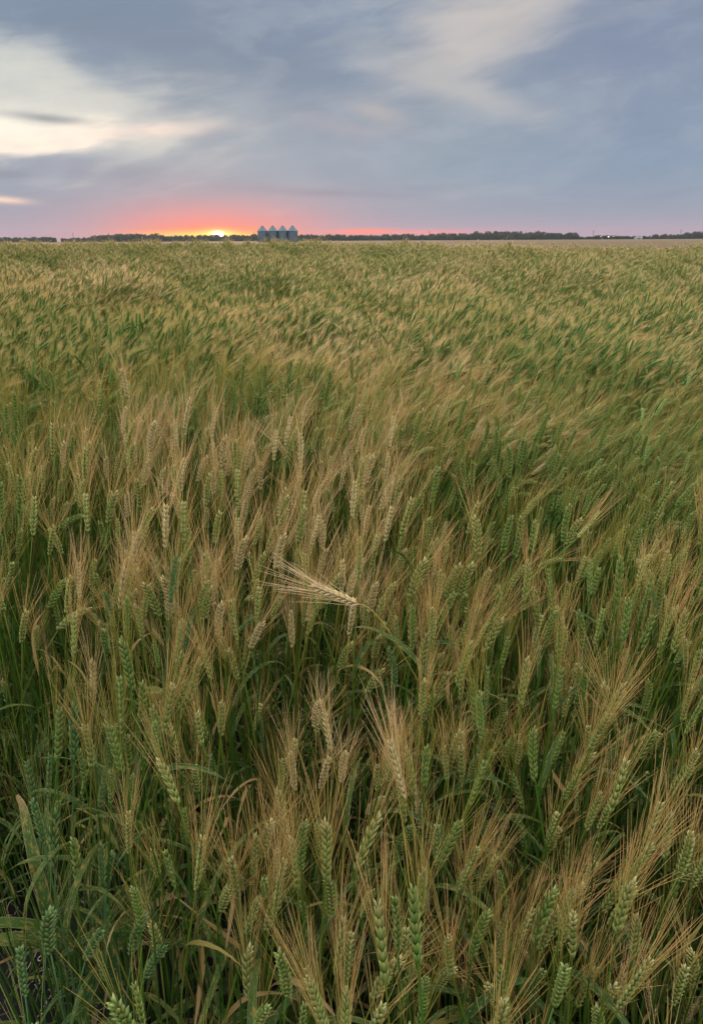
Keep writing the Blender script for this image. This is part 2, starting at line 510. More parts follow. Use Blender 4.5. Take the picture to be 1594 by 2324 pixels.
def make_leaf(seed, kind, L=0.2, W=0.012, e0=1.15, droop=1.9, n=11, twist=0.8):
    r = random.Random(seed); mb = MB()
    if kind == 'dry': W *= 0.7; twist *= 2.2
    c0, c1 = LEAFC[kind]
    p = Vector((0, 0, 0)); V, F, C, T = [], [], [], []
    az = 0.0; tw = r.uniform(-0.3, 0.3); wob = r.uniform(0, 6)
    for i in range(n):
        s = i / (n - 1)
        e = e0 - droop * s ** 1.25
        az += r.uniform(-0.08, 0.08) * twist
        tw += r.uniform(-0.05, 0.16) * twist
        d = Vector((math.cos(e) * math.cos(az), math.cos(e) * math.sin(az), math.sin(e)))
        side = Vector((-math.sin(az), math.cos(az), 0))
        nrm = d.cross(side)
        sd = side * math.cos(tw) + nrm * math.sin(tw); nn = d.cross(sd)
        w = W * min(1.0, 0.55 + s * 2.2) * (1 - s ** 2.6) * 0.5 + 0.0002
        lift = w * 0.35
        for u in (-1, 0, 1):
            V.append(p + sd * (u * w) + nn * (lift * abs(u) + 0.0006 * math.sin(s * 18 + wob) * u))
            C.append(jit(mix3(c0, c1, s ** 1.5), r, 0.06)); T.append((u, s * L / 0.2, seed % 97 / 97.0))
        p = p + d * (L / (n - 1))
    for i in range(n - 1):
        for k in (0, 1):
            a = i * 3 + k
            F.append((a, a + 1, a + 4, a + 3))
    mb.add(V, F, C, T)
    return mb

def h_at(x, y):
    """gentle swell of the land under the crop"""
    sw = 0.46 * math.exp(-((y - 31) / 10.0) ** 2) * (0.30 + 0.70 / (1 + math.exp((x - 4) / 2.5)))
    sw += 0.07 * mnoise.noise((x * 0.30, y * 0.22, 1.4)) * min(1, y / 12)
    return sw + 0.05 * mnoise.noise((x * 0.06, y * 0.06, 3.1)) * min(1, y / 10)

# ------------------------------------------------------------------ ground
def axis_lines(lo, hi, n0, far):
    a = list(np.linspace(lo, hi, n0)); st = a[1] - a[0]; q = hi
    while q < far: st *= 1.28; q += st; a.append(q)
    st = a[1] - a[0]; q = lo; b = []
    while q > -far: st *= 1.28; q -= st; b.append(q)
    return b[::-1] + a
xs, ys = axis_lines(-1.4, 0.6, 90, 9000), axis_lines(0.2, 2.0, 80, 9000)
gb = MB(); V, F = [], []
for y in ys:
    for x in xs:
        z = h_at(x, y) if 0 < y < 90 and abs(x) < 90 else 0.0
        if abs(x) < 6 and -2 < y < 6:
            z += 0.022 * mnoise.noise((x * 9, y * 9, 0)) + 0.014 * mnoise.noise((x * 31, y * 31, 4))
        V.append((x, y, z))
nx = len(xs)
for j in range(len(ys) - 1):
    for i in range(nx - 1):
        a = j * nx + i
        F.append((a, a + 1, a + nx + 1, a + nx))
gb.add(V, F, (0.02, 0.018, 0.015))
tag(link('ground', gb.mesh('ground', M_SOIL)), 'dark bare soil under the wheat field', kind='structure')

# far ripe field: a standing crop with real height, beyond the green wheat
cb = MB(); V, F = [], []
cy = [40.0]; st = 1.2
while cy[-1] < 1150: cy.append(cy[-1] + st); st *= 1.06
ncx = 90
for j, y in enumerate(cy):
    for i in range(ncx):
        x = (i / (ncx - 1) * 2 - 1) * (0.75 * y + 25)
        z = 0.80 + 0.06 * mnoise.noise((x * 0.5, y * 0.5, 1)) + 0.05 * mnoise.noise((x * 0.05, y * 0.03, 5))
        V.append((x, y, z))
for j in range(len(cy) - 1):
    for i in range(ncx - 1):
        a = j * ncx + i
        F.append((a, a + 1, a + ncx + 1, a + ncx))
o = len(V)
for i in range(ncx): V.append((V[i][0], cy[0], 0.0))
for i in range(ncx - 1): F.append((o + i, o + i + 1, i + 1, i))
cb.add(V, F, (0.3, 0.2, 0.1))
tag(link('ripe_field', cb.mesh('ripe_field', M_CROP)), 'flat beige ripe crop stretching to the tree line', 'field', kind='stuff')

# ------------------------------------------------------------------ grain bins
def cyl_ribbed(mb, r, z0, z1, ribs, seg=48):
    V, F = [], []
    n = ribs * 2 + 1
    for i in range(n):
        z = z0 + (z1 - z0) * i / (n - 1)
        rr = r + (0.025 if i % 2 else 0.0)
        for k in range(seg):
            a = 2 * math.pi * k / seg
            V.append((rr * math.cos(a), rr * math.sin(a), z))
    for i in range(n - 1):
        for k in range(seg):
            k2 = (k + 1) % seg
            F.append((i * seg + k, i * seg + k2, (i + 1) * seg + k2, (i + 1) * seg + k))
    mb.add(V, F, (0.3, 0.3, 0.3))

def cone(mb, r0, z0, r1, z1, seg=48, ribbed=False):
    V, F = [], []
    for (r, z) in ((r0, z0), (r1, z1)):
        for k in range(seg):
            a = 2 * math.pi * k / seg
            q = r + (0.05 if ribbed and k % 3 == 0 else 0)
            V.append((q * math.cos(a), q * math.sin(a), z + (0.04 if ribbed and k % 3 == 0 else 0)))
    for k in range(seg):
        k2 = (k + 1) % seg
        F.append((k, k2, seg + k2, seg + k))
    F.append(tuple(seg + k for k in range(seg))); F.append(tuple(range(seg))[::-1])
    mb.add(V, F, (0.3, 0.3, 0.3))

def box(mb, x0, x1, y0, y1, z0, z1):
    V = [(x, y, z) for z in (z0, z1) for y in (y0, y1) for x in (x0, x1)]
    mb.add(V, [(0, 2, 3, 1), (4, 5, 7, 6), (0, 1, 5, 4), (2, 6, 7, 3), (0, 4, 6, 2), (1, 3, 7, 5)], (0.3, 0.3, 0.3))

DB = 362.0
b = MB(); cyl_ribbed(b, 2.45, 0.0, 5.85, 24); ME_WALL = b.mesh('bin_wall', M_STEEL)
b = MB(); cone(b, 2.62, 5.80, 0.35, 8.16, 48, True); ME_ROOF = b.mesh('bin_roof', M_STEEL_ROOF, False)
b = MB(); cone(b, 0.34, 8.14, 0.34, 8.24, 16); cone(b, 0.40, 8.22, 0.04, 8.44, 16); ME_CAP = b.mesh('bin_cap', M_DARKSTEEL, False)
b = MB(); box(b, -0.40, 0.40, -2.62, -2.38, 0.9, 2.3); ME_DOOR = b.mesh('bin_door', M_DARKSTEEL, False)
b = MB()
for sx in (-0.22, 0.22): box(b, sx - 0.025, sx + 0.025, -2.66, -2.60, 0.5, 6.0)
for i in range(15): box(b, -0.195, 0.195, -2.65, -2.61, 0.7 + i * 0.34, 0.74 + i * 0.34)
ME_LADDER = b.mesh('bin_ladder', M_DARKSTEEL, False)
cols = [596.5, 619.7, 642.2, 664.3]
BIN_LABEL = ['galvanised grain bin with cone roof, first of four, beside the setting sun',
             'galvanised grain bin with cone roof, second of four counting from the sun',
             'galvanised grain bin with cone roof, third of four counting from the sun',
             'galvanised grain bin with cone roof, last of four, away from the sun']
for i, cx in enumerate(cols):
    p = far_xy(cx, DB)
    e = link('grain_bin', None, None, Matrix.Translation((p.x, p.y, 0)))
    tag(e, BIN_LABEL[i], 'grain bin', 'grain bins on the horizon')
    link('wall', ME_WALL, e)
    rf = link('roof', ME_ROOF, e); link('cap', ME_CAP, rf)
    link('door', ME_DOOR, e, Matrix.Rotation(R(-35), 4, 'Z'))
    link('ladder', ME_LADDER, e, Matrix.Rotation(R(62), 4, 'Z'))

# ------------------------------------------------------------------ far trees
def make_tree(seed, H, W, conifer=False):
    r = random.Random(seed); tr, cr = MB(), MB()
    lean = Vector((r.uniform(-0.3, 0.3), 0, 0))
    tube(tr, [Vector((0, 0, 0)), Vector((0.02 * H * lean.x, 0, H * 0.3)), Vector((0.05 * H * lean.x, 0, H * 0.75))], [0.03 * H, 0.02 * H, 0.008 * H], 7, (0.06, 0.05, 0.04))
    limbs = []
    for k in range(8):
        a = r.uniform(0, 6.28); z = H * r.uniform(0.28, 0.62); L = W * r.uniform(0.25, 0.45)
        q = Vector((math.cos(a) * L, math.sin(a) * L, z + L * r.uniform(0.4, 0.9)))
        tube(tr, [Vector((0, 0, z)), q * 0.5 + Vector((0, 0, z * 0.5 + 0.1)), q], [0.010 * H, 0.007 * H, 0.003 * H], 5, (0.06, 0.05, 0.04))
        limbs.append(q)
    cl = [(q, W * r.uniform(0.14, 0.24)) for q in limbs]
    for k in range(16):
        if conifer:
            z = r.uniform(0.15, 0.98); w = W * 0.42 * (1 - z) + 0.2
            a = r.uniform(0, 6.28); cl.append((Vector((math.cos(a) * w * 0.6, math.sin(a) * w * 0.6, H * z)), w * 0.6))
        else:
            a = r.uniform(0, 6.28); q = r.uniform(0, 0.36) * W
            cl.append((Vector((math.cos(a) * q, math.sin(a) * q, H * r.uniform(0.12, 0.88))), W * r.uniform(0.15, 0.26)))
    for (q, rad) in cl:
        for k in range(46):
            d = Vector((r.gauss(0, 1), r.gauss(0, 1), r.gauss(0, 0.8))).normalized() * rad * r.uniform(0.35, 1.05)
            c = q + d; s = 0.055 * H * r.uniform(0.5, 1.1)
            x, y = frame(Vector((r.gauss(0, 1), r.gauss(0, 1), r.gauss(0, 1) + 0.3)))
            cr.add([c + x * s, c + y * s * 0.6, c - x * s, c - y * s * 0.7], [(0, 1, 2, 3)], (0.04, 0.06, 0.03))
    return tr, cr

TREES = []
for k in range(6):
    tr, cr = make_tree(200 + k, 1.0 * 10, [8, 7, 9, 6, 7.5, 5][k], k in (3, 5))
    TREES.append((tr, cr))

PX2M = 1.5684 * 0.863 / 2429
DT = 1200.0
segs = [(-330, 0, 10), (0, 128, 10), (142, 216, 9), (216, 290, 15), (290, 362, 14.5), (362, 470, 12), (470, 590, 13), (590, 680, 13),
        (680, 780, 12), (780, 870, 10.5), (870, 980, 12), (980, 1080, 13), (1080, 1240, 15.5), (1240, 1312, 13), (1312, 1348, 6),
        (1348, 1400, 8), (1400, 1480, 6.5), (1480, 1555, 9.5), (1555, 1610, 13.5), (1610, 1900, 11)]

# ------------------------------------------------------------------ geometry-node field: points with a rotation, a size and a choice of plant
def scatter(name, protos, pts, rots, scl, idx):
    """one object: its own vertices carry the plants; PROTOS is a list of meshes"""
    coll = bpy.data.collections.new(name + '_kinds')
    for i, me in enumerate(protos):
        po = bpy.data.objects.new('%s_kind_%03d' % (name, i), me)
        coll.objects.link(po)
    me = bpy.data.meshes.new(name)
    me.vertices.add(len(pts))
    me.vertices.foreach_set('co', np.array(pts, dtype=np.float32).ravel())
    for nm, ty, key, data in (('rot', 'FLOAT_VECTOR', 'vector', rots), ('scl', 'FLOAT_VECTOR', 'vector', scl), ('idx', 'INT', 'value', idx)):
        a = me.attributes.new(nm, ty, 'POINT')
        a.data.foreach_set(key, np.array(data, dtype=np.int32 if ty == 'INT' else np.float32).ravel())
    ob = link(name, me)
    ng = bpy.data.node_groups.new(name, 'GeometryNodeTree')
    ng.interface.new_socket('Geometry', in_out='INPUT', socket_type='NodeSocketGeometry')
    ng.interface.new_socket('Geometry', in_out='OUTPUT', socket_type='NodeSocketGeometry')
    N, L = ng.nodes, ng.links
    gi, go = N.new('NodeGroupInput'), N.new('NodeGroupOutput')
    ci = N.new('GeometryNodeCollectionInfo'); ci.inputs['Collection'].default_value = coll
    ci.inputs['Separate Children'].default_value = True; ci.inputs['Reset Children'].default_value = True
    iop = N.new('GeometryNodeInstanceOnPoints'); iop.inputs['Pick Instance'].default_value = True
    def named(nm, ty):
        n = N.new('GeometryNodeInputNamedAttribute'); n.data_type = ty; n.inputs['Name'].default_value = nm
        return n.outputs['Attribute']
    e2r = N.new('FunctionNodeEulerToRotation')
    L.new(named('rot', 'FLOAT_VECTOR'), e2r.inputs[0])
    L.new(gi.outputs[0], iop.inputs['Points']); L.new(ci.outputs[0], iop.inputs['Instance'])
    L.new(named('idx', 'INT'), iop.inputs['Instance Index']); L.new(e2r.outputs[0], iop.inputs['Rotation'])
    L.new(named('scl', 'FLOAT_VECTOR'), iop.inputs['Scale'])
    L.new(iop.outputs[0], go.inputs[0])
    md = ob.modifiers.new('scatter', 'NODES'); md.node_group = ng
    return ob

protos = []
for tr, cr in TREES:
    b = MB(); b.merge(tr, Matrix(), 1); b.merge(cr, Matrix(), 0)
    protos.append(b.mesh('wood_tree', [M_CROWN, M_BARK], False))
P_, R_, S_, I_ = [], [], [], []
for (x0, x1, hp) in segs:
    hm = hp * 1.25 * PX2M * DT
    x = x0
    while x < x1:
        for row in range(4):
            q = far_xy(x + rng.uniform(-3, 3), DT + row * 14 + rng.uniform(-5, 5))
            s = hm / 10 * rng.uniform(0.50, 1.15)
            P_.append((q.x, q.y, 0)); R_.append((0, 0, rng.uniform(0, 6.28)))
            S_.append((s * rng.uniform(0.9, 1.3), s * 1.1, s)); I_.append(rng.randrange(len(protos)))
        x += 5.2 * hp / 12
tag(scatter('far_wood', protos, P_, R_, S_, I_), 'long dark wood along the horizon', 'wood', kind='stuff')

# single trees that stand clear of the wood
ME_T = [(tr.mesh('trunk', M_BARK), cr.mesh('crown', M_CROWN, False)) for tr, cr in TREES]
singles = [(8, 11, 1130, 1, 'small tree at the near end of the dark wood, by the photo border'),
           (146, 10, 1130, 3, 'narrow tree just past the first gap in the far wood'),
           (202, 10.5, 1120, 4, 'bushy tree in front of the low far wood, before the tall block begins'),
           (226, 17, 1120, 0, 'broad tall tree where the tall far wood block starts'),
           (288, 17, 1120, 2, 'wide crowned tree rising above the far wood, between the gap and the sun'),
           (756, 14, 1120, 4, 'rounded tree standing out of the far wood, just past the grain bins'),
           (1060, 15, 1120, 0, 'broad crowned tree rising where the far wood grows taller'),
           (1172, 17, 1120, 2, 'tallest broad tree of the long far wood, well before the yard lights'),
           (1296, 15, 1100, 1, 'tree closing the tall far wood beside the yard lights'),
           (1404, 9, 1100, 4, 'low bushy tree just beyond the yard lights'),
           (1560, 14, 1120, 0, 'broad tree near the far photo border, past the white shed'),
           (1584, 16, 1120, 2, 'tall tree at the far end of the horizon beside the photo border')]
for (x, hp, D, k, lab) in singles:
    p = far_xy(x, D); s = hp * PX2M * D / 10
    e = link('tree', None, None, Matrix.Translation((p.x, p.y, 0)) @ Matrix.Diagonal((s * 1.15, s * 1.15, s, 1)))
    tag(e, lab, 'tree', 'trees standing out of the far wood')
    link('trunk', ME_T[k][0], e); link('crown', ME_T[k][1], e)

# utility poles
DP = 800.0
b = MB(); tube(b, [Vector((0, 0, 0)), Vector((0, 0, 5)), Vector((0, 0, 10.4))], [0.22, 0.20, 0.16], 8, (0.1, 0.1, 0.1)); ME_P = b.mesh('pole', M_POLE)
b = MB(); box(b, -1.2, 1.2, -0.21, -0.10, 9.3, 9.45)
ME_X = b.mesh('crossarm', M_POLE, False)
b = MB()
tube(b, [Vector((0, -0.155, 9.44)), Vector((0, -0.155, 9.58)), Vector((0, -0.155, 9.66))], [0.05, 0.065, 0.04], 6, (0.1, 0.1, 0.1))
ME_I = b.mesh('insulator', M_DARKSTEEL)
for (x, lab) in ((168, 'thin utility pole left of the sun, standing over the low dark wood'),
                 (577, 'thin utility pole between the sun and the first grain bin'),
                 (973, 'thin utility pole over the pink glow, first one past the grain bins'),
                 (1145, 'thin utility pole over the long wood, second one past the grain bins'),
                 (1343, 'thin utility pole standing beside the lit yard lights'),
                 (1540, 'thin utility pole near the end of the horizon past the white shed')):
    p = far_xy(x, DP)
    e = link('utility_pole', None, None, Matrix.Translation((p.x, p.y, 0)))
    tag(e, lab, 'utility pole', 'utility poles along the horizon')
    link('pole', ME_P, e); xa = link('crossarm', ME_X, e); [link('insulator', ME_I, xa, Matrix.Translation((q, 0, 0))) for q in (-1.1, -0.6, 0.6, 1.1)]

# yard lights and shed
DY = 1060.0
b = MB(); tube(b, [Vector((0, 0, 0)), Vector((0, 0, 4.4)), Vector((0, -0.3, 4.75)), Vector((0, -0.8, 4.85))], [0.09, 0.07, 0.06, 0.05], 8, (0.1, 0.1, 0.1)); ME_LP = b.mesh('lamp_post', M_DARKSTEEL)
def ball(mb, c, r, seg=12):
    V, F = [], []
    for i in range(seg // 2 + 1):
        th = math.pi * i / (seg // 2)
        for k in range(seg):
            a = 2 * math.pi * k / seg
            V.append((c[0] + r * math.sin(th) * math.cos(a), c[1] + r * math.sin(th) * math.sin(a), c[2] - r * math.cos(th)))
    for i in range(seg // 2):
        for k in range(seg):
            k2 = (k + 1) % seg
            F.append((i * seg + k, i * seg + k2, (i + 1) * seg + k2, (i + 1) * seg + k))
    mb.add(V, F, (1, 1, 1))
b = MB(); ball(b, (0, -0.85, 4.55), 0.30); ME_LL = b.mesh('lamp', M_LAMP)
for (x, s, lab) in ((1360, 0.8, 'small lit yard light, the one nearest the utility pole'), (1377.5, 1.75, 'brightest lit yard light, the middle one of three'),
                    (1389, 0.9, 'small lit yard light, the one nearest the white shed')):
    p = far_xy(x, DY)
    e = link('yard_light', None, None, Matrix.Translation((p.x, p.y, 0)))
    tag(e, lab, 'yard light', 'lit yard lights on the horizon')
    link('post', ME_LP, e)
    link('lamp', ME_LL, e, Matrix.Translation((0, -0.85, 4.55)) @ Matrix.Scale(s, 4) @ Matrix.Translation((0, 0.85, -4.55)))
p = far_xy(1446, DY)
e = link('farm_shed', None, None, Matrix.Translation((p.x, p.y, 0)))
tag(e, 'low white farm shed in front of the far wood beside the yard lights', 'shed')
b = MB(); box(b, -5, 5, -3, 3, 0, 3.0); link('wall', b.mesh('shed_wall', M_WHITE, False), e)
b = MB(); b.add([(-5.3, -3.3, 2.95), (5.3, -3.3, 2.95), (5.3, 3.3, 2.95), (-5.3, 3.3, 2.95), (-5.3, 0, 4.3), (5.3, 0, 4.3)],
                [(0, 1, 5, 4), (3, 4, 5, 2), (0, 4, 3), (1, 2, 5), (0, 3, 2, 1)], (0.3, 0.3, 0.3))
link('roof', b.mesh('shed_roof', M_STEEL_ROOF, False), e)
b = MB(); box(b, -1.6, 1.6, -3.06, -2.99, 0, 2.6); link('door', b.mesh('shed_door', M_DARKSTEEL, False), e)

# ------------------------------------------------------------------ wheat: ears, leaves
EARS = {}
for kind in PAL:
    lst = []
    for k in range(5):
        L = [0.085, 0.092, 0.078, 0.088, 0.082][k]
        ear, aw = make_ear(1000 + k * 7 + len(kind) * 131, kind, L, [8, 9, 7, 8, 8][k], [0.1, 0.3, -0.15, 0.55, 0.2][k],
                           [0.096, 0.104, 0.086, 0.100, 0.092][k], [0.17, 0.15, 0.21, 0.18, 0.25][k])
        lst.append((ear, aw, L))
    EARS[kind] = lst
EAR_ME = {}
for kind in PAL:                     # the plants near the camera: longer, fuller beards
    EAR_ME[kind] = []
    for k in range(7):
        L = [0.085, 0.092, 0.078, 0.088, 0.082, 0.090, 0.074][k]
        e_, a_ = make_ear(3000 + k * 9 + len(kind) * 77, kind, L, [8, 9, 7, 8, 8, 9, 6][k], [0.08, 0.28, -0.12, 0.45, 0.15, 0.0, 0.2][k],
                          [0.096, 0.104, 0.088, 0.100, 0.094, 0.110, 0.086][k], [0.19, 0.17, 0.24, 0.20, 0.27, 0.16, 0.22][k], 6, (0.85, 0.16), 1.05)
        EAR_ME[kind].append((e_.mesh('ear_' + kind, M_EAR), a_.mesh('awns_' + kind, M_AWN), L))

LEAVES = {}
for kind in LEAFC:
    LEAVES[kind] = [make_leaf(300 + k + 17 * len(kind), kind, rng.uniform(0.11, 0.19), rng.uniform(0.0065, 0.0105), rng.uniform(0.7, 1.35), rng.uniform(1.4, 2.6)) for k in range(6)]
LEAVES['broad'] = [make_leaf(700 + k, ('fresh', 'spotted', 'fresh', 'spotted', 'fresh')[k % 5], rng.uniform(0.20, 0.28), rng.uniform(0.0135, 0.017), rng.uniform(0.9, 1.35), rng.uniform(1.9, 2.9), 14) for k in range(6)]
LEAF_ME = {k: [q.mesh('leaf_' + k, M_LEAF) for q in v] for k, v in LEAVES.items()}

def leaf_kind(r, s, dryness=0.0):
    q = r.random() + dryness
    if s < 0.3: q += 0.06
    return 'fresh' if q < 0.48 else 'spotted' if q < 0.76 else 'yellow' if q < 0.87 else 'dry'

# ------------------------------------------------------------------ individual plants near the camera
PLANTS = []                          # (empty, kind, ear base, ear tip) for the labels
def catmull(P, n):
    P = [P[0] * 2 - P[1]] + P + [P[-1] * 2 - P[-2]]
    out = []
    m = len(P) - 3
    for i in range(n):
        t = i / (n - 1) * m; k = min(int(t), m - 1); t -= k
        a, b, c, d = P[k:k + 4]
        out.append(0.5 * ((2 * b) + (c - a) * t + (2 * a - 5 * b + 4 * c - d) * t * t + (3 * b - a - 3 * c + d) * t ** 3))
    return out

def wheat_plant(eb, ed, kind, Lear, r, ground=None, path=None, leaves=None, variant=None, label=None, spin=None, broad=0, fat=1.0):
    ed = ed.normalized()
    if ground is None:
        hz = Vector((ed.x, ed.y, 0))
        ground = Vector((eb.x, eb.y, 0)) - hz * 0.30 + Vector((r.uniform(-0.035, 0.035), r.uniform(-0.035, 0.035), 0))
    ground.z = h_at(ground.x, ground.y) - 0.01
    e = link('wheat_plant', None, None, Matrix.Translation(ground))
    if path is None:
        H = eb.z - ground.z
        path = [ground, ground + Vector((r.uniform(-0.01, 0.01), r.uniform(-0.01, 0.01), H * 0.35)), eb - ed * H * 0.28, eb - ed * 0.02, eb + ed * 0.004]
    pts = [q - ground for q in catmull(path, 14)]
    mb = make_stem(pts, kind, r, 6, r.uniform(0.0013, 0.0018))
    link('stem', mb.mesh('stem', M_STEM), e)
    k = r.randrange(7) if variant is None else variant
    me, ma, L = EAR_ME[kind][k]
    x, y = frame(ed)
    a = r.uniform(0, 6.28) if spin is None else spin
    x2 = x * math.cos(a) + y * math.sin(a); y2 = ed.cross(x2)
    s = Lear / L
    sw = 0.74 * fat * (min(s, 1.12) if s > 1 else max(s, 0.85))
    M = Matrix(((x2.x * sw, y2.x * sw, ed.x * s, eb.x - ground.x), (x2.y * sw, y2.y * sw, ed.y * s, eb.y - ground.y), (x2.z * sw, y2.z * sw, ed.z * s, eb.z - ground.z), (0, 0, 0, 1)))
    ear = link('ear', me, e, M)
    link('awns', ma, ear)
    nl = r.choice((1, 2, 2, 3)) if leaves is None else leaves
    for i in range(nl):
        sp = r.uniform(0.06, 0.60)
        if i == 0 and r.random() < 0.4: sp = r.uniform(0.45, 0.70)
        f = sp * (len(pts) - 1); j = int(f); q = pts[j].lerp(pts[j + 1], f - j)
        lk = leaf_kind(r, sp, 0.15 if kind == 'gold' else -0.12 if kind == 'blue' else 0.04)
        s = r.uniform(0.8, 1.25)
        link('leaf', r.choice(LEAF_ME[lk]), e, Matrix.Translation(q) @ Matrix.Rotation(r.uniform(0, 6.28), 4, 'Z') @ Matrix.Rotation(r.uniform(-0.3, 0.3), 4, 'Y') @ Matrix.Scale(s, 4))
    for i in range(broad):
        sp = r.uniform(0.26, 0.62); f = sp * (len(pts) - 1); j = int(f); q = pts[j].lerp(pts[j + 1], f - j)
        link('leaf', r.choice(LEAF_ME['broad']), e, Matrix.Translation(q) @ Matrix.Rotation(r.uniform(0, 6.28), 4, 'Z') @ Matrix.Scale(r.uniform(1.0, 1.3), 4))
    PLANTS.append((e, kind, eb.copy(), eb + ed * Lear, label))
    return e

REG = {'A': (0, 2100, 1.771), 'B': (1650, 2100, 1.875), 'C': (900, 2900, 1.9925), 'D': (1700, 2900, 1.9925), 'E': (0, 2900, 1.771), 'F': (800, 1850, 1.771)}
K = {'g': 'green', 'b': 'blue', 'h': 'half', 'y': 'gold'}
SEEN = '''A 765 915 745 570 g;A 830 640 790 290 g;A 362 1090 360 760 g;A 575 1135 580 800 h;A 815 1160 805 880 g;A 910 1140 940 860 g;A 465 430 440 180 h
A 375 220 335 0 g;A 585 700 578 470 y;A 320 590 280 430 y;A 1250 230 1225 40 h;A 1060 220 1040 0 y;A 955 400 880 290 h;A 1030 350 960 240 y;A 1015 540 960 440 h
A 1130 780 1160 600 h;A 1310 945 1235 720 h;A 1240 1040 1185 840 h;A 1440 680 1430 540 g;A 1520 490 1590 310 h;A 1210 1365 1170 1140 g;A 630 1400 620 1180 g
A 775 1450 770 1300 b;A 1090 1420 1070 1270 h;A 200 150 160 0 g;A 60 270 20 130 h;A 470 1080 455 760 b;A 225 1350 165 1100 b;A 310 1340 290 1080 b;A 1305 1300 1280 1150 g
A 510 1320 525 1180 g;A 40 720 20 580 h;A 190 780 180 610 b;A 700 1340 695 1060 b;A 720 640 725 450 y;A 460 800 470 690 y
B 345 185 345 40 y;B 490 240 485 0 h;B 560 380 575 190 h;B 540 750 610 490 h;B 580 980 600 780 h;B 70 930 60 600 g;B 475 1280 440 950 g;B 400 1480 325 1230 g
B 560 1360 570 1140 h;B 650 1360 660 1150 g;B 790 1290 860 1020 g;B 970 1260 975 1010 g;B 1115 1230 1115 1060 h;B 1350 1320 1425 1180 h;B 1005 460 1010 240 y;B 905 490 890 350 g
B 1295 475 1330 250 h;B 1105 650 1090 410 h;B 1135 720 1150 500 h;B 1235 210 1265 10 y;B 1190 400 1170 170 h;B 915 310 905 180 h;B 240 410 240 240 g;B 180 1470 80 1240 b;B 350 1180 320 1050 h
C 345 390 325 0 g;C 510 480 540 90 h;C 940 1215 890 770 h;C 1170 1075 1130 620 g;C 400 900 365 590 g;C 395 1260 430 990 g;C 720 560 715 380 g;C 790 540 810 360 g;C 970 690 975 480 h
C 1235 700 1220 530 y;C 1540 760 1520 420 h;C 1530 1020 1545 740 g;C 650 1310 635 1130 h;C 1090 1400 1120 1210 g;C 1520 1480 1510 1280 h;C 1410 1220 1410 1000 h;C 30 1330 45 1070 b
C 590 850 580 640 b;C 190 650 270 490 g;C 270 1210 305 1090 g
D 330 290 335 40 g;D 490 280 535 80 g;D 610 450 650 200 g;D 860 430 830 220 g;D 1355 760 1450 450 g;D 1490 420 1540 150 h;D 1470 740 1520 550 h;D 190 1020 210 750 h;D 440 1040 470 820 h
D 190 1482 160 1090 g;D 410 1290 410 1060 h;D 640 1270 760 1050 g;D 600 1480 680 1280 g;D 1020 1440 1030 1160 y;D 1240 1480 1260 1260 y;D 1470 1500 1480 1290 y;D 1290 940 1290 790 g;D 1080 960 1075 830 g
E 195 235 110 0 b;E 345 340 290 60 b;E 490 440 465 160 g;E 620 120 610 -60 g;E 825 350 800 130 b;E 600 720 590 500 b;E 1180 200 1125 40 g;E 990 400 920 280 g;E 1320 580 1250 440 g
E 1500 560 1490 420 g;E 420 620 400 450 b;E 670 1060 600 920 g
F 360 360 340 150 y;F 310 260 310 80 y;F 200 400 175 200 h;F 1035 530 1020 360 y;F 780 1000 765 800 g;F 880 1030 845 830 h;F 1390 760 1500 580 g;F 1230 800 1290 640 g
F 120 940 170 750 h;F 1310 370 1340 200 y;F 1070 1060 1065 780 b;F 880 220 830 80 g;F 1160 780 1185 590 y;F 500 660 490 480 y;F 1420 940 1410 820 g;F 990 1160 990 1020 g;F 690 1140 680 990 g;F 860 640 870 450 y'''

def place(xb, yb, xt, yt, kind, r):
    b0, t0 = ray(xb, yb), ray(xt, yt)
    b0, t0 = b0 / b0.y, t0 / t0.y
    L = r.uniform(0.080, 0.094)
    Y = L / (t0 - b0).length
    lo, hi = (0.93 - ZC) / b0.z, (0.40 - ZC) / b0.z         # ear base stays between 0.40 and 0.93 m high
    Y = min(max(Y, lo), hi)
    Y = max(Y, 0.43)
    C = Vector((0, 0, ZC))
    eb, et = C + b0 * Y, C + t0 * Y
    et += Vector((0, r.uniform(-0.012, 0.022), 0))
    L = min(max((et - eb).length, 0.055), 0.110)
    return eb, (et - eb).normalized(), L

r = random.Random(5)
C0 = Vector((0, 0, ZC))
# the bent golden ear, and three more that stand out
def on_plane(x, y, Y):
    d = ray(x, y); return C0 + d * (Y / d.y)
Y0 = 0.093 / ((ray(700, 1330) / ray(700, 1330).y) - (ray(815, 1371) / ray(815, 1371).y)).length
eb, et = on_plane(815, 1371, Y0), on_plane(700, 1330, Y0)
path = [on_plane(x, y, Y0 - k) for x, y, k in ((1075, 1760, 0.05), (1010, 1650, 0.04), (945, 1540, 0.03), (893, 1450, 0.02), (856, 1398, 0.01), (832, 1377, 0.003), (815, 1371, 0.0))]
gr = Vector((path[0].x + 0.07, path[0].y - 0.02, 0))
wheat_plant(eb, et - eb, 'straw', 0.087, r, gr, [gr] + path, 2, 0, 'golden wheat plant bent right over, its pale bearded ear lying level above the others', 0.1, fat=1.35)
Y1 = 0.080 / ((ray(540, 1912) / ray(540, 1912).y) - (ray(614, 1942) / ray(614, 1942).y)).length
Y1 = min(max(Y1, 0.55), 0.9)
eb, et = on_plane(614, 1942, Y1), on_plane(540, 1912, Y1 - 0.035)
path = [on_plane(x, y, Y1 - k) for x, y, k in ((760, 2240, 0.02), (722, 2140, 0.015), (690, 2050, 0.01), (660, 1985, 0.005), (636, 1950, 0.0), (614, 1942, 0.0))]
gr = Vector((path[0].x + 0.03, path[0].y, 0))
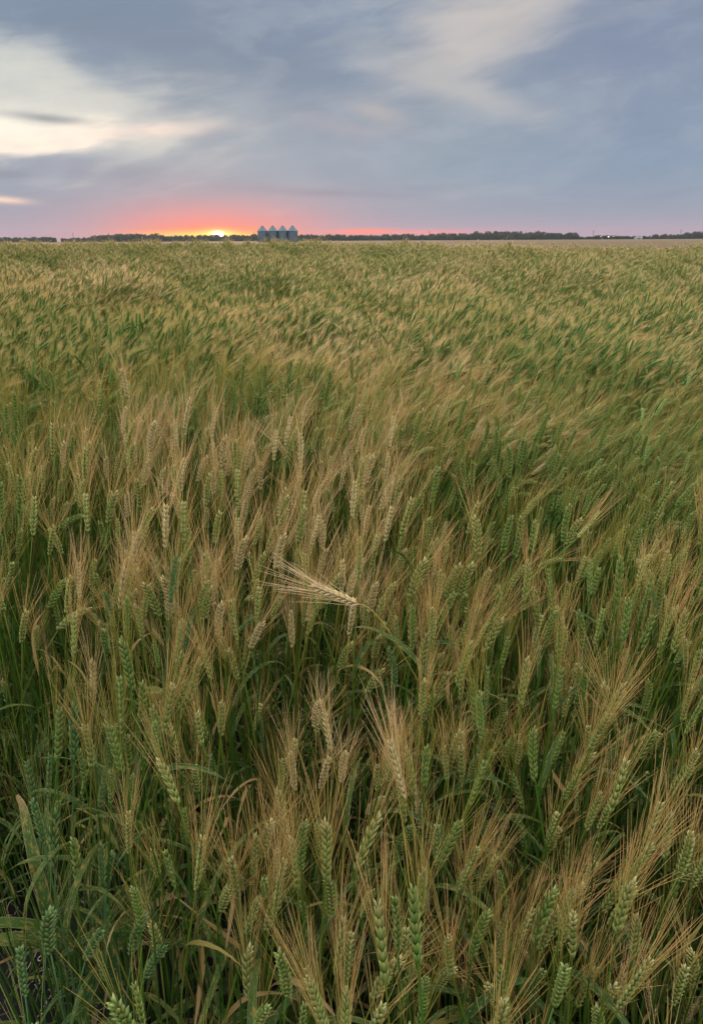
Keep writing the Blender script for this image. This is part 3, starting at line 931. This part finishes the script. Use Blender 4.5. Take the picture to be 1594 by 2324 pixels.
wheat_plant(eb, et - eb, 'green', 0.080, r, gr, [gr] + path, 2, 1, 'green wheat plant with nodding ear whose awns point sideways, low below the sun', 0.5)
eb, et = on_plane(1306, 1222, 1.30), on_plane(1352, 1172, 1.32)
wheat_plant(eb, et - eb, 'half', 0.080, r, None, None, 2, 1, 'straw yellow wheat plant leaning over strongly, its ear above dark green windblown wheat')
eb, et = on_plane(533, 1438, 1.12), on_plane(572, 1404, 1.12)
wheat_plant(eb, et - eb, 'blue', 0.050, r, None, None, 1, 2, 'pale whitish green wheat plant with small tilted ear near the bent golden ear')
eb, et = on_plane(1588, 1240, 1.25), on_plane(1598, 1150, 1.25)
wheat_plant(eb, et - eb, 'half', 0.095, r, None, None, 2, 0)

# leaves of the plants at the open corner are placed one by one
for item in SEEN.replace('\n', ';').split(';'):
    g, a, b_, c_, d_, k = item.split()
    x0, y0, sc = REG[g]
    q = [((x0 + float(a) / sc) / 1.5684, (y0 + float(b_) / sc) / 1.5684), ((x0 + float(c_) / sc) / 1.5684, (y0 + float(d_) / sc) / 1.5684)]
    eb, ed, L = place(*q[0], *q[1], K[k], r)
    wheat_plant(eb, ed, K[k], L, r, broad=r.choice((1, 2)) if g == 'E' else 0)

def soil_corner(x, y): return x < -0.465 - 0.07 * mnoise.noise((x * 4, y * 4, 2)) and y < 1.10
def swell(x, y): return mnoise.noise((x * 0.75, y * 0.40, 21.0)) + 0.5 * mnoise.noise((x * 1.9, y * 0.9, 13.0))
def kind_at(x, y, r):
    """the crop ripens in patches"""
    n = mnoise.noise((x * 0.55 + 3, y * 0.38, 1.7)) + 0.65 * mnoise.noise((x * 1.7, y * 1.2, 8.2)) + r.uniform(-0.34, 0.34) - 0.12
    n += 0.85 * math.exp(-((x + 0.55) / 0.45) ** 2 - ((y - 1.98) / 0.40) ** 2) - 0.35 / (1 + math.exp(-(x - 0.45) / 0.12))
    if y > 2.3:
        k = min(1.0, max(0.0, (y - 4) / 6))
        n = 1.25 * mnoise.noise((x * 0.50 + 3, y * 0.24, 1.7)) + 0.9 * mnoise.noise((x * 1.8, y * 1.0, 5.0)) + r.uniform(-0.20, 0.20) - 0.02 + 0.02 * k + 1.7 * k * swell(x, y)
    n -= 0.60 * math.exp(-((x - 1.1) / 1.0) ** 2 - ((y - 3.0) / 1.0) ** 2) + 0.55 * math.exp(-((x + 0.7) / 1.0) ** 2 - ((y - 3.15) / 0.45) ** 2)
    if y < 0.8 and x > 0.22: return 'half' if n < 0.25 else 'gold'
    if y < 1.1 and x < -0.28: return 'blue' if n < 0.05 else 'green' if n < 0.42 else 'half'
    return 'green' if n < -0.05 else 'half' if n < 0.42 else 'gold'

R0 = 1.12
taken = [p[2].xy for p in PLANTS]
tries = 0
while len(PLANTS) < 300 and tries < 20000:
    tries += 1
    y = math.sqrt(r.uniform(0.40 ** 2, (R0 + 0.05) ** 2))
    x = r.uniform(-0.62, 0.62) * y
    z = r.uniform(0.54, 0.74) + 0.12 * min(1.0, max(0.0, (y - 0.55) / 0.4))
    px, py = project((x, y, z + 0.05))
    if not (-40 < px < 1634 and 1180 < py < 2350): continue
    if soil_corner(x, y): continue
    if y < Y0 + 0.05 and 560 < px < 930 and 1230 < py < 1600: continue      # nothing stands in front of the bent ear
    if py > 2000 and px < 560 and r.random() < 0.45: continue
    if min((Vector((x, y)) - q).length for q in taken) < 0.024: continue
    taken.append(Vector((x, y)))
    kd = kind_at(x, y, r)
    ed = Vector((r.gauss(0.05 + 0.12 * max(0, x), 0.13), r.gauss(0.02, 0.12), 1))
    wheat_plant(Vector((x, y, z)), ed, kd, r.uniform(0.052, 0.086), r)

# labels: colour, tilt, and where it stands among its like
def lean_word(b, t):
    (x0, y0), (x1, y1) = project(b), project(t)
    a = math.degrees(math.atan2(x1 - x0, y0 - y1))
    return 'upright' if abs(a) < 6 else ('tilting left' if a < 0 else 'tilting right')
COLW = {'green': 'green', 'blue': 'bluish green', 'half': 'half ripe', 'gold': 'golden', 'straw': 'straw coloured'}
def zone(px, py):
    c_ = 'by the left border' if px < 190 else 'left of the sun' if px < 420 else 'below the sun' if px < 575 else 'below the grain bins' if px < 700 else \
        'at mid width' if px < 900 else 'right of centre' if px < 1150 else 'left of yard lights' if px < 1340 else 'below the yard lights' if px < 1460 else 'by the right border'
    r_ = 'half way down' if py < 1330 else 'past mid height' if py < 1560 else 'lower third' if py < 1800 else 'low down' if py < 2050 else 'near bottom'
    return c_, r_
ORD = ['first', 'second', 'third', 'fourth', 'fifth', 'sixth', 'seventh', 'eighth', 'ninth', 'tenth', 'eleventh', 'twelfth']
cells = {}
for (e, kd, b_, t_, lab) in PLANTS:
    tag(e, lab, 'wheat plant', 'wheat plants standing at the near edge of the field')
    if lab: continue
    px, py = project(b_.lerp(t_, 0.5))
    cells.setdefault((COLW[kd], lean_word(b_, t_), *zone(px, py)), []).append((px, e))
for (cw, lw, zc_, zr), lst in cells.items():
    lst.sort(key=lambda q: q[0])
    for i, (px, e) in enumerate(lst):
        if len(lst) == 1: e['label'] = f'{cw} wheat with {lw} ear, {zr}, {zc_}'
        else: e['label'] = f'{cw} wheat, {lw}, {zr}, {zc_}, {ORD[min(i, 11)]} from left'

# ------------------------------------------------------------------ the rest of the wheat: one mass
def whole_plant(seed, kind, lean, p, H=0.78):
    r = random.Random(seed); b = MB()
    pts, ang = stem_pts(H, lean, p)
    b.merge(make_stem(pts, kind, r, 4), Matrix(), 2)
    k = r.randrange(5); ear, aw, L = EARS[kind][k]
    M = Matrix.Translation(pts[-1]) @ Matrix.Rotation(ang[-1], 4, 'Y') @ Matrix.Rotation(r.uniform(0, 6.28), 4, 'Z')
    b.merge(ear, M, 0); b.merge(aw, M, 1)
    for i in range(r.choice((1, 2, 2))):
        sp = r.uniform(0.15, 0.66); q = pts[int(sp * 8)]
        b.merge(r.choice(LEAVES[leaf_kind(r, sp, 0.05)]), Matrix.Translation(q) @ Matrix.Rotation(r.uniform(0, 6.28), 4, 'Z') @ Matrix.Scale(r.uniform(0.8, 1.2), 4), 3)
    return b

def simple_plant(seed, kind, lean, p, nawn, aw_w, H=0.78, sides=5):
    """the same plant with fewer faces, for the middle and far distance"""
    r = random.Random(seed); b = MB()
    g0, g1, a0, a1 = PAL[kind]
    pts, ang = stem_pts(H, lean, p, 6)
    tube(b, pts, [0.0015] * 6, 3, [mix3(*STEMC[kind], i / 5) for i in range(6)], 2, False)
    d = Vector((math.sin(ang[-1]), 0, math.cos(ang[-1]))); q = pts[-1]
    L = r.uniform(0.078, 0.092)
    x, y = frame(d); n = 9
    bent = r.uniform(-0.1, 0.35)
    ax = [q + d * (L * i / (n - 1)) + x * (bent * L * (i / (n - 1)) ** 2) for i in range(n)]
    rad = [(0.0055 + 0.0022 * (i % 2)) * (0.55 + 0.6 * math.sin(math.pi * (0.1 + 0.82 * i / (n - 1)))) for i in range(n)]
    cc = [jit(mix3(g0, g1, 0.02 + 0.26 * (i % 2)), r, 0.2) for i in range(n)]
    tube(b, ax, rad, sides, cc, 0)
    for i in range(nawn):
        s = r.uniform(0.1, 1.0); o = ax[int(s * (n - 1))]
        a = r.uniform(0, 6.28)
        dd = (ax[-1] - ax[0]).normalized() + (x * math.cos(a) + y * math.sin(a)) * r.uniform(0.06, 0.30)
        AL = r.uniform(0.065, 0.098)
        w = (dd.cross(Vector((r.gauss(0, 1), r.gauss(0, 1), r.gauss(0, 1))))).normalized() * aw_w * 0.5
        t_ = o + dd * AL
        c0 = jit(mix3(a0, a1, 0.45), r, 0.15); c1 = jit(mix3(a1, (0.80, 0.60, 0.38), 0.35), r, 0.12)
        b.add([o - w, o + w, t_], [(0, 1, 2)], [c0, c0, c1], None, 1)
    for i in range(1):
        sp = r.uniform(0.15, 0.5); q = pts[int(sp * 5)]
        lk = leaf_kind(r, sp, 0.05); c0, c1 = LEAFC[lk]
        a = r.uniform(0, 6.28); h = Vector((math.cos(a), math.sin(a), 0)); sd = Vector((-h.y, h.x, 0)) * 0.0055
        LL = r.uniform(0.13, 0.22)
        p1 = q + h * LL * 0.35 + Vector((0, 0, LL * 0.45)); p2 = q + h * LL * 0.75 + Vector((0, 0, LL * 0.35)); p3 = q + h * LL + Vector((0, 0, -LL * 0.05))
        b.add([q - sd * 0.5, q + sd * 0.5, p1 - sd, p1 + sd, p2 - sd * 0.8, p2 + sd * 0.8, p3], [(0, 1, 3, 2), (2, 3, 5, 4), (4, 5, 6)], [c0, c0, c0, c0, c1, c1, c1],
              [(-1, 0, .3), (1, 0, .3), (-1, .4, .3), (1, .4, .3), (-1, .7, .3), (1, .7, .3), (0, 1, .3)], 3)
    return b

PM = [M_EAR, M_AWN, M_STEM, M_LEAF]
protos, IDX = [], {}
KINDS3 = ('green', 'half', 'gold')
def reg(key, b):
    IDX.setdefault(key, []).append(len(protos)); protos.append(b.mesh('wheat_' + key[0], PM))
LE = [(0.10, 1.5), (0.20, 2.0), (0.32, 2.2), (0.55, 2.6)]
for kd in KINDS3 + ('blue',):
    for i, (le, p) in enumerate(LE): reg(('near', kd), whole_plant(4000 + i * 13 + len(kd), kd, le, p, [0.80, 0.76, 0.72, 0.78][i]))
for kd in KINDS3:
    for i, (le, p) in enumerate(LE): reg(('mid', kd), simple_plant(5000 + i * 11 + len(kd), kd, le, p, 56, 0.0011, [0.80, 0.76, 0.72, 0.78][i]))
def clump(seed, kind, n, wdt, nawn, aw_w):
    r = random.Random(seed); b = MB()
    for i in range(n):
        kk = kind if r.random() < 0.82 else r.choice(KINDS3)
        le, p = r.choice(LE)
        sp = simple_plant(seed * 31 + i, kk, le * 1.2, p, nawn, aw_w, r.uniform(0.68, 0.84), 4)
        b.merge(sp, Matrix.Translation((r.uniform(-wdt, wdt), r.uniform(-wdt, wdt), 0)) @ Matrix.Rotation(r.gauss(0, 0.5), 4, 'Z') @ Matrix.Rotation(r.gauss(0, 0.08), 4, 'X'))
    return b
for kd in KINDS3:
    for i in range(4): reg(('far', kd), clump(600 + i * 3 + len(kd) * 50, kd, 10, 0.085, 26, 0.0016))
def tuft(seed):
    r = random.Random(seed); b = MB()
    for i in range(4):
        a = r.uniform(0, 6.28)
        z = r.uniform(0.02, 0.34)
        b.merge(r.choice(LEAVES['broad' if r.random() < 0.22 else leaf_kind(r, z, 0.0)]), Matrix.Translation((r.uniform(-.03, .03), r.uniform(-.03, .03), z)) @ Matrix.Rotation(a, 4, 'Z') @ Matrix.Rotation(r.uniform(-0.4, 0.4), 4, 'Y') @ Matrix.Scale(r.uniform(0.8, 1.3), 4), 3)
    for i in range(6):
        q = Vector((r.uniform(-.04, .04), r.uniform(-.04, .04), 0)); d = Vector((r.gauss(0, .05), r.gauss(0, .05), 1))
        tube(b, [q, q + d * 0.25, q + d * r.uniform(0.45, 0.68)], [0.0018, 0.0015, 0.001], 4, jit(r.choice(((0.026, 0.074, 0.007), (0.030, 0.082, 0.010), (0.042, 0.088, 0.008), (0.026, 0.070, 0.010), (0.16, 0.11, 0.03))), r, 0.2), 2, False)
    return b
for i in range(8): reg(('tuft', ''), tuft(900 + i))

P_, R_, S_, I_ = [], [], [], []
r = random.Random(77)
def wind(x, y):
    """how far the wind lays the crop over (radians), laid to the right in waves"""
    edge = 2.25 - 0.62 * max(-0.6, min(1.6, x))               # near plants stand in the lee
    k = 1 / (1 + math.exp(-(y - edge) / 0.22))
    wv = mnoise.noise((x * 0.45 + 0.15 * y, y * 0.32, 0.3)) + 0.6 * mnoise.noise((x * 1.1, y * 0.9, 6.0))
    side = max(0.0, min(1.0, 0.55 + 0.55 * x / (0.5 * y + 0.3)))
    return 0.07 + k * (0.20 + 0.30 * side + 0.20 * wv)
def put(x, y, key, sx, sz, lean, laz, spin):
    m = Matrix.Rotation(laz, 3, 'Z') @ Matrix.Rotation(lean, 3, 'Y') @ Matrix.Rotation(spin - laz, 3, 'Z')
    P_.append((x, y, h_at(x, y) - 0.01)); R_.append(tuple(m.to_euler())); S_.append((sx, sx, sz))
    o_ = IDX[key]; I_.append(o_[min(len(o_) - 1, int(abs(r.gauss(0, 1.1))))] if key[0] == 'near' and lean < 0.2 else r.choice(o_))
    if key[0] == 'near' and y < R0: S_[-1] = (sx * 0.92, sx * 0.92, sz * 0.80)
def half_w(y): return 0.66 * y + 0.55
def strip(y0, y1, dens, fn):
    a = half_w((y0 + y1) / 2) * 2 * (y1 - y0)
    for _ in range(int(a * dens)):
        y = r.uniform(y0, y1); fn(r.uniform(-1, 1) * half_w(y), y)
def edge_field(x, y): return y < 0.36 or soil_corner(x, y)
def stand(lod):
    def fn(x, y):
        if edge_field(x, y): return
        kd = kind_at(x, y, r)
        ln = wind(x, y)
        if lod == 'near' and y < R0:
            px, py = project((x, y, 0.85))
            if -60 < px < 1654 and r.random() < 0.50: return    # most of these stand there one by one
        gap = mnoise.noise((x * 4.2, y * 3.0, 11.0)) + 0.6 * mnoise.noise((x * 9.0, y * 6.5, 2.0)) + 0.35 * mnoise.noise((x * 1.6, y * 1.0, 7.0))
        if lod != 'far' and y > R0 and gap < r.uniform(-0.60, 0.08): return
        if r.random() < 0.28: ln *= 0.35
        spin = r.gauss(0, 1.1) if ln < 0.2 else r.gauss(0, 0.45)
        laz = r.gauss(0.25, 0.25)
        hs = 1.0 + 0.10 * mnoise.noise((x * 0.8, y * 0.6, 9)) + (0.17 * mnoise.noise((x * 1.5, y * 0.9, 4.4)) if y > 2 else 0)
        s = r.uniform(0.92, 1.08)
        hs *= r.choice((1.0, 1.02, 0.97, 0.90, 0.82))
        if y > 4: hs += 0.30 * swell(x, y) * min(1.0, (y - 4) / 4)
        q = r.uniform(2.6, 4.6) if y < 6 else r.uniform(7.5, 10.0)
        if y < 6: use = 'near' if y < q else 'mid'
        else: use = 'mid' if y < q else 'far'
        if use != lod: return
        put(x, y, (lod, kd), s, s * hs, max(0.0, r.gauss(ln, 0.09)), laz, spin)
    return fn
strip(0.3, 1.0, 300, stand('near')); strip(1.0, 2.0, 340, stand('near')); strip(2.0, 3.3, 350, stand('near')); strip(3.3, 4.6, 360, stand('near'))
yy = 2.6
while yy < 10.0: strip(yy, yy + 0.74, 380, stand('mid')); yy += 0.74
yy = 7.5
while yy < 39.0: strip(yy, yy + 2.0, 26 if yy < 20 else 20, stand('far')); yy += 2.0
def tufts(x, y):
    if edge_field(x, y) or (y < 1.0 and x < -0.12 and r.random() < 0.15): return
    put(x, y, ('tuft', ''), r.uniform(0.9, 1.2), r.uniform(0.8, 1.15), abs(r.gauss(0, 0.12)), r.uniform(-3, 3), r.uniform(-3, 3))
strip(0.3, 1.4, 160, tufts); strip(1.4, 3.5, 85, tufts); strip(3.5, 6.0, 30, tufts)
print('field instances', len(P_))
tag(scatter('wheat_field', protos, P_, R_, S_, I_), 'windblown green and gold bearded wheat filling the field', 'wheat field', kind='stuff')

# ------------------------------------------------------------------ straw and dead roots on the bare corner
b = MB(); r = random.Random(31)
for i in range(420):
    x, y = r.uniform(-1.15, -0.42), r.uniform(0.55, 1.25)
    z = h_at(x, y) + r.uniform(0.002, 0.022)
    a = r.uniform(0, 6.28); L = r.uniform(0.02, 0.09); n = 6
    pts = []; q = Vector((x, y, z)); cu = r.gauss(0, 0.5)
    for k in range(n):
        pts.append(q.copy()); a += cu * 0.6 + r.gauss(0, 0.2)
        q = q + Vector((math.cos(a), math.sin(a), r.gauss(0, 0.25))) * (L / n)
    w = r.uniform(0.0004, 0.0012)
    tube(b, pts, [w] * (n - 1) + [w * 0.4], 4, jit(r.choice(((0.30, 0.27, 0.24), (0.22, 0.19, 0.16), (0.34, 0.28, 0.20), (0.16, 0.14, 0.13))), r, 0.25))
tag(link('straw_litter', b.mesh('straw_litter', M_STRAW)), 'pale dead roots and straw lying on the dark soil', 'straw', kind='stuff')

# ------------------------------------------------------------------ air between here and the wood
m, t = mat('evening_air')
vn = t.nodes.new('ShaderNodeVolumePrincipled')
vn.inputs['Color'].default_value = (0.72, 0.88, 1.0, 1)
vn.inputs['Density'].default_value = 0.000065
vn.inputs['Anisotropy'].default_value = 0.3
o_ = t.nodes.new('ShaderNodeOutputMaterial'); t.links.new(vn.outputs[0], o_.inputs['Volume'])
b = MB(); box(b, -1500, 1500, -60, 1500, -1.5, 24)
tag(link('haze', b.mesh('haze', m, False)), 'thin evening haze over the fields', kind='stuff')
